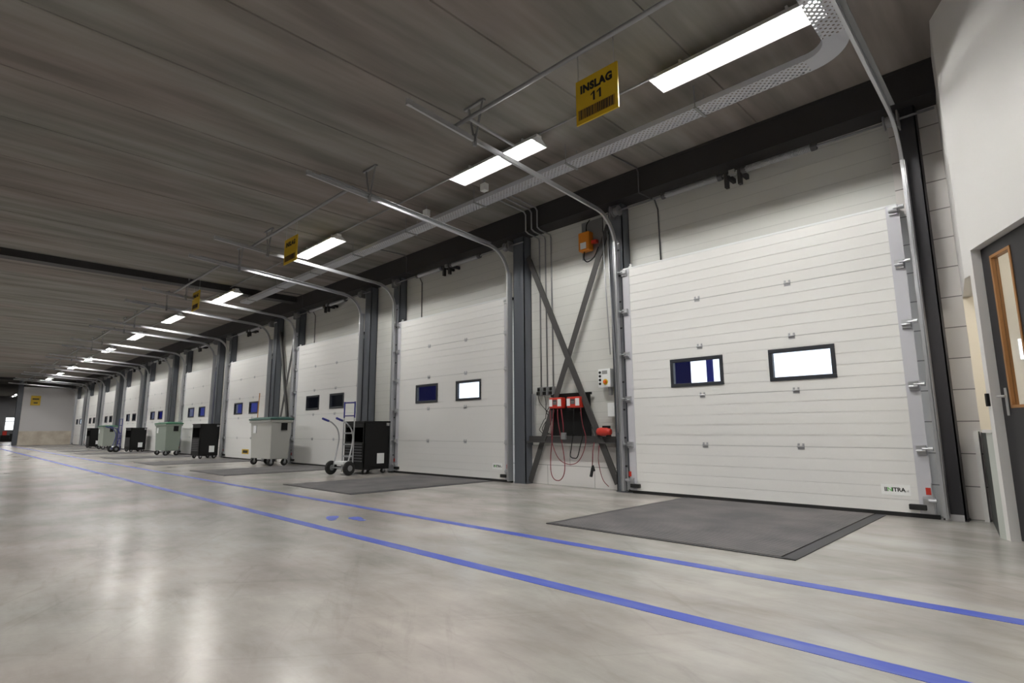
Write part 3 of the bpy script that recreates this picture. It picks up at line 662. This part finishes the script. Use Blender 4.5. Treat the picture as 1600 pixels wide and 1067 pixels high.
# orange drive unit at the top of the bay
o = MB().box(-5.07, -4.68, 6.765, 6.79, 3.45, 4.05).build('mounting_plate', 'galv_dull'); tag(o, 'grey plate on the wall behind the orange drive', 'plate')
o = thing('door_drive', 'orange door drive box on the wall under the beam', 'door drive', (-4.95, 6.72, 3.68))
MB().box(-.10, .10, -.08, .045, -.13, .17).build('case', 'orange', o, bevel=.015); MB().box(-.06, .05, -.083, -.08, -.10, .0).build('label_plate', 'paper', o)
MB().tube(spline([(0, 0, .17), (.01, .0, .30), (.05, .03, .38)]), .008, 6).build('cable', 'black_plastic', o, smooth=True)
MB().tube(spline([(-.03, -.02, -.13), (-.04, -.02, -.24), (.03, -.02, -.30), (.15, -.02, -.25), (.22, 0, -.10)]), .009, 7).build('cable', 'black_plastic', o, smooth=True)
MB().box(.11, .20, -.03, .03, -.03, .02).build('release_lever', 'red', o)
for k, (x, z1) in enumerate(((-4.535, 1.9), (-4.455, 1.7))):
    o = MB().tube([(x, 6.56, 3.72), (x+.02, 6.56, 2.9), (x+.06, 6.565, z1), (x+.06, 6.57, z1-.9 if k else z1)], .008, 6).build('hoist_chain', 'galv', smooth=True)
    tag(o, '%s of two thin hoist chains hanging beside the first door track' % ('left', 'right')[k], 'chain', 'hoist chains')

# ------------------------------------------------------------------ containers and trucks
def wheel(root, x, y, r_, w=.05, mt='black_rubber', swivel=True):
    q = MB().lathe((x-w/2, y, r_), (1, 0, 0), [(0, r_*.75), (.006, r_*.95), (w*.3, r_), (w*.7, r_), (w-.006, r_*.95), (w, r_*.75)], 20).build('wheel', mt, root, smooth=False)
    MB().lathe((x-w/2-.004, y, r_), (1, 0, 0), [(0, r_*.42), (w+.008, r_*.42)], 14).build('hub', 'galv_dull', q)
    if swivel: MB().box(x-w/2-.02, x-w/2-.008, y-.02, y+.02, r_, r_*2.25).box(x+w/2+.008, x+w/2+.02, y-.02, y+.02, r_, r_*2.25).box(x-w/2-.02, x+w/2+.02, y-.03, y+.03, r_*2.15, r_*2.25).build('fork', 'galv', q)
def grey_bin(xc, yc, w, d, h, lid, label, body='grey_plastic'):
    """xc, yc: near right corner of the body at the floor"""
    r_ = thing('waste_container', label, 'waste container', (xc-w/2, yc+d/2, 0), 'grey wheeled waste containers')
    mb = MB(); mb.taper(-w/2, w/2, -d/2, d/2, .17, h-.10, .05, .03)
    mb.box(-w/2-.03, w/2+.03, -d/2-.03, d/2+.03, h-.14, h-.075)
    b_ = mb.build('body', body, r_, bevel=.018)
    mb = MB(); mb.taper(-w/2-.045, w/2+.045, -d/2-.045, d/2+.045, h-.075, h-.035, .0, .0); mb.quadbox([(-w/2-.03, -d/2-.03, h-.035), (w/2+.03, -d/2-.03, h-.035), (w/2+.03, d/2+.03, h-.035), (-w/2-.03, d/2+.03, h-.035), (-w/2+.08, -d/2+.1, h), (w/2-.08, -d/2+.1, h), (w/2-.08, d/2-.06, h), (-w/2+.08, d/2-.06, h)])
    mb.build('lid', lid, r_, bevel=.012)
    MB().box(-w*.33, -w*.33+.17, -d/2-.012, -d/2+.0, h-.40, h-.21).build('label_sheet', 'paper', r_)
    MB().box(w/2-.008, w/2+.014, -.01, .14, h-.33, h-.15).build('lifting_socket', 'black_plastic', r_)
    for sx_ in (-1, 1):
        for sy_ in (-1, 1): wheel(r_, sx_*(w/2-.14), sy_*(d/2-.08), .085)
    return r_
grey_bin(-13.85, 5.72, 1.32, .50, 1.20, 'dark_green', 'pale grey wheeled waste container with dark green lid, nearest of the three')
grey_bin(-23.0, 5.74, 1.40, .50, 1.20, 'green_plastic', 'grey green wheeled waste container with green lid, second from the hand truck', mat('grey_green_plastic', (.24, .285, .24), .5))
grey_bin(-34.0, 5.76, 1.25, .55, 1.19, 'green_plastic', 'smallest looking grey waste container, behind the blue hand truck', mat('grey_green_plastic_pale', (.30, .33, .29), .5))
def black_bin(xc, yc, w, d, h, label):
    r_ = thing('roll_container', label, 'roll container', (xc-w/2, yc+d/2, 0), 'black roll containers')
    t = .025; mb = MB(); z0, z1 = .13, h
    mb.box(-w/2, w/2, d/2-t, d/2, z0, z1); mb.box(-w/2, -w/2+t, -d/2, d/2, z0, z1); mb.box(w/2-t, w/2, -d/2, d/2, z0, z1); mb.box(-w/2, w/2, -d/2, d/2, z0-.04, z0+.02)
    mb.box(-w/2, w/2, -d/2, -d/2+t, z0, h*.62); mb.box(-w/2, w/2, -d/2, -d/2+t, h*.91, h)
    mb.box(-w/2, -w/2+.05, -d/2, -d/2+t, h*.6, h*.93); mb.box(w/2-.05, w/2, -d/2, -d/2+t, h*.6, h*.93)
    mb.build('body', 'black_plastic', r_, bevel=.006)
    mb = MB()
    for k in range(7): mb.box(-w/2+.06, w/2-.06, -d/2-.014, -d/2, .24+k*.055, .262+k*.055)
    mb.build('front_ribs', 'steel_dark', r_)
    MB().box(-w/2-.012, w/2+.012, -d/2-.012, d/2+.012, h, h+.035).build('top_rim', 'black_plastic', r_, bevel=.005)
    MB().box(w/2, w/2+.004, d*.02, d*.30, .20, .40).build('label_sheet', 'paper', r_)
    MB().box(w/2, w/2+.02, d*.36, d*.47, h-.06, h).build('corner_latch', 'galv_dull', r_)
    for sx_ in (-1, 1):
        for sy_ in (-1, 1): wheel(r_, sx_*(w/2-.09), sy_*(d/2-.08), .055, .04)
    return r_
black_bin(-9.83, 5.88, .75, .58, 1.0, 'black open-fronted roll container behind the hand truck')
black_bin(-19.5, 5.82, .78, .56, 1.06, 'black open-fronted roll container between the two nearest grey waste containers')
black_bin(-28.6, 5.82, .95, .58, 1.0, 'black roll container standing behind the blue hand truck')
black_bin(-37.8, 5.82, .95, .56, 1.04, 'farthest black roll container, near the partition wall')
o = thing('broom', 'thin brown broom handle standing behind the nearest grey waste container', 'broom', (-16.72, 6.45, 0))
MB().tube([(0, 0, .08), (0, .05, 1.95)], .014, 8).build('handle', 'wood', o, smooth=True); MB().box(-.15, .15, -.03, .03, 0, .09).build('brush', 'black_plastic', o)
def hand_truck(x, y, label, tube='galv', rz=0):
    r_ = thing('hand_truck', label, 'hand truck', (x, y, 0), 'hand trucks', rz)
    mb = MB()
    for sx_ in (-1, 1): mb.tube([(sx_*.15, .08, .05), (sx_*.15, .09, 1.12)], .013, 8)
    for z in (.12, .35, .58, .8): mb.box(-.15, .15, .075, .095, z-.015, z+.015)
    mb.build('frame', tube, r_)
    mb = MB()
    for sx_ in (-1, 1): mb.tube([(sx_*.15, .09, 1.10), (sx_*.15, .09, 1.42)], .014, 8)
    mb.tube([(-.15, .09, 1.40), (.15, .09, 1.40)], .014, 8); mb.tube([(-.15, .09, 1.14), (.15, .09, 1.14)], .011, 8); mb.build('upper_frame', 'blue_grip', r_)
    for sx_ in (-1, 1):
        hd = MB().tube(spline([(sx_*.19, -.10, .15), (sx_*.20, -.02, .45), (sx_*.20, .02, .70), (sx_*.20, -.03, .88), (sx_*.20, -.16, 1.00), (sx_*.20, -.26, 1.04)]), .014, 8).build('handle_bar', tube, r_, smooth=True)
        MB().tube([(sx_*.20, -.25, 1.037), (sx_*.20, -.40, 1.085)], .021, 10).build('grip', 'blue_grip', hd, smooth=True)
        wheel(r_, sx_*.255, -.10, .135, .065, swivel=False)
    MB().tube([(-.26, -.10, .135), (.26, -.10, .135)], .012, 8).build('axle', tube, r_)
    MB().box(-.18, .18, .07, .19, .0, .012).build('toe_plate', 'galv_dull', r_)
    MB().box(-.13, .13, -.13, .06, .20, .26).build('axle_guard', 'paper', r_, bevel=.01)
    return r_
hand_truck(-10.14, 5.64, 'grey tubular hand truck with blue grips before the nearest black container', 'galv', R(12))
hand_truck(-29.15, 5.45, 'blue hand truck standing before a far black container', 'blue_grip', R(10))
o = thing('water_tap', 'small wall tap on a dark pipe left of the second dock door', 'tap', (-10.25, 6.74, 0))
MB().tube([(0, 0, 0), (0, 0, 1.42), (.02, -.01, 1.46), (.12, -.02, 1.46)], .012, 8).build('pipe', 'steel_dark', o); MB().box(.09, .17, -.05, .02, 1.40, 1.54).build('valve', 'black_plastic', o)

# ------------------------------------------------------------------ floor markings
for y, w_, lab in ((3.4214, .095, 'blue floor line nearer the dock doors'), (2.4709, .098, 'blue floor line farther from the dock doors, wider in view')):
    o = MB().box(-58, 5.9, y-w_/2, y+w_/2, 0, .0015).build('floor_line', 'blue_paint'); tag(o, lab, 'floor line', 'blue floor lines')
def foot(x, y, rz, label):
    sole = [(-.045, -.02), (-.05, .05), (-.055, .10), (-.04, .155), (0, .17), (.035, .15), (.047, .09), (.035, .02), (.03, -.02)]; heel = [(-.035, -.04), (.028, -.04), (.03, -.09), (.0, -.12), (-.03, -.095)]
    mb = MB()
    for pl_ in (sole, heel):
        b0 = len(mb.v); n = len(pl_)
        for z in (0, .0015): mb.v += [(a*1.25, b_*1.05, z) for a, b_ in pl_]
        mb.f += [tuple(b0+i for i in reversed(range(n))), tuple(b0+n+i for i in range(n))]+[(b0+i, b0+(i+1) % n, b0+n+(i+1) % n, b0+n+i) for i in range(n)]
    o = mb.build('footprint_marking', 'blue_paint', loc=(x, y, 0), rotz=rz); tag(o, label, 'footprint marking', 'blue footprints between the lines')
foot(-5.21, 2.80, R(60), 'blue painted footprint nearer the wide blue line, left of the pair'); foot(-4.98, 2.955, R(80), 'blue painted footprint nearer the narrow blue line, right of the pair')

# ------------------------------------------------------------------ office corner
OA = (-.449, 5.843, 0); OR = R(27-90)
def loc(mb, name, mt, parent=None, bevel=0):
    o = mb.build(name, mt, parent, bevel=bevel, loc=None if parent else OA, rotz=0 if parent else OR); return o
T_ = .11
mb = MB(); mb.box(0, 2.7, 0, T_, 2.26, CEIL); mb.box(0, .155, 0, T_, 2.065, 2.26); mb.box(.095, .155, 0, T_, 0, 2.065); mb.box(1.16, 2.7, 0, T_, 0, 2.26)
struct(loc(mb, 'wall_office', 'white_paint'))
struct(loc(MB().box(0, .095, .0, T_, 0, .80), 'wall_office_low', 'green_grey'))
struct(loc(MB().box(-.035, .10, -.012, T_, .80, .825), 'trim_sill', 'white_paint'))
P0 = Vector((-.449, 5.843)); P1 = Vector((-.557, 6.78))
def side(z0, z1, name, mt, off=.0):
    mb = MB(); o = .07
    mb.quadbox([(P0.x-off, P0.y, z0), (P0.x+o, P0.y, z0), (P1.x+o, P1.y, z0), (P1.x-off, P1.y, z0), (P0.x-off, P0.y, z1), (P0.x+o, P0.y, z1), (P1.x+o, P1.y, z1), (P1.x-off, P1.y, z1)])
    return struct(mb.build(name, mt))
side(0, .80, 'trim_low_end', 'dark_end'); side(2.065, CEIL, 'wall_office_side', 'white_paint')
struct(MB().box(-.605, -.570, 6.70, 6.78, 0, .81).build('trim_post', 'white_paint'))
struct(MB().box(-.548, 2.4, 6.70, 6.775, 0, 2.7).build('wall_office_interior', 'cream'))
struct(MB().box(2.4, 2.5, 3.2, 6.78, 0, 2.7).build('wall_office_right', 'cream'))
mb = MB(); mb.v = [(-.42, 5.98, 2.72), (.86, 3.55, 2.72), (2.5, 3.2, 2.72), (2.5, 6.78, 2.72), (-.5, 6.78, 2.72)]; mb.v += [(a, b_, 2.78) for a, b_, c in mb.v]
mb.f = [(4, 3, 2, 1, 0), (5, 6, 7, 8, 9)]+[(i, (i+1) % 5, 5+(i+1) % 5, 5+i) for i in range(5)]; struct(mb.build('ceiling_office', 'white_paint'))
t = thing('ceiling_light', 'square ceiling light inside the office behind the door glass', 'ceiling light', (.95, 5.9, 2.66)); MB().box(-.3, .3, -.3, .3, .0, .05).build('diffuser', 'office_lamp', t)
o = struct(MB().box(-.205, .06, 6.685, 6.70, 1.44, 1.62).build('window_2', 'lit_window'))
# office door leaf with narrow glazed strip
dl = struct(bpy.data.objects.new('door_1', None)); COL.objects.link(dl); dl.location = OA; dl.rotation_euler.z = OR
y0, y1 = .065, .105; gx0, gx1, gz0, gz1 = .285, .57, .985, 2.165
mb = MB(); mb.box(.157, gx0, y0, y1, .008, 2.255); mb.box(gx1, 1.158, y0, y1, .008, 2.255); mb.box(gx0, gx1, y0, y1, .008, gz0); mb.box(gx0, gx1, y0, y1, gz1, 2.255); mb.build('leaf', 'charcoal_door', dl)
mb = MB(); q = .022; mb.box(gx0, gx0+q, y0-.006, y1, gz0, gz1); mb.box(gx1-q, gx1, y0-.006, y1, gz0, gz1); mb.box(gx0, gx1, y0-.006, y1, gz0, gz0+q); mb.box(gx0, gx1, y0-.006, y1, gz1-q, gz1); mb.build('glazing_bead', 'wood', dl)
MB().box(gx0+q, gx1-q, .082, .088, gz0+q, gz1-q).build('pane', 'glass', dl)
h_ = MB().box(.222, .258, y0-.008, y0, .93, 1.14).build('lock_plate', 'chrome', dl, bevel=.003)
MB().tube(spline([(.24, y0-.008, 1.075), (.24, y0-.055, 1.075), (.26, y0-.06, 1.075), (.35, y0-.06, 1.072)]), .009, 8).build('door_handle', 'chrome', h_, smooth=True)
o = MB().box(.108, .138, -.022, 0, 1.005, 1.105).build('card_reader', 'black_plastic', loc=OA, rotz=OR, bevel=.004); tag(o, 'small black card reader on the white office door jamb', 'card reader')
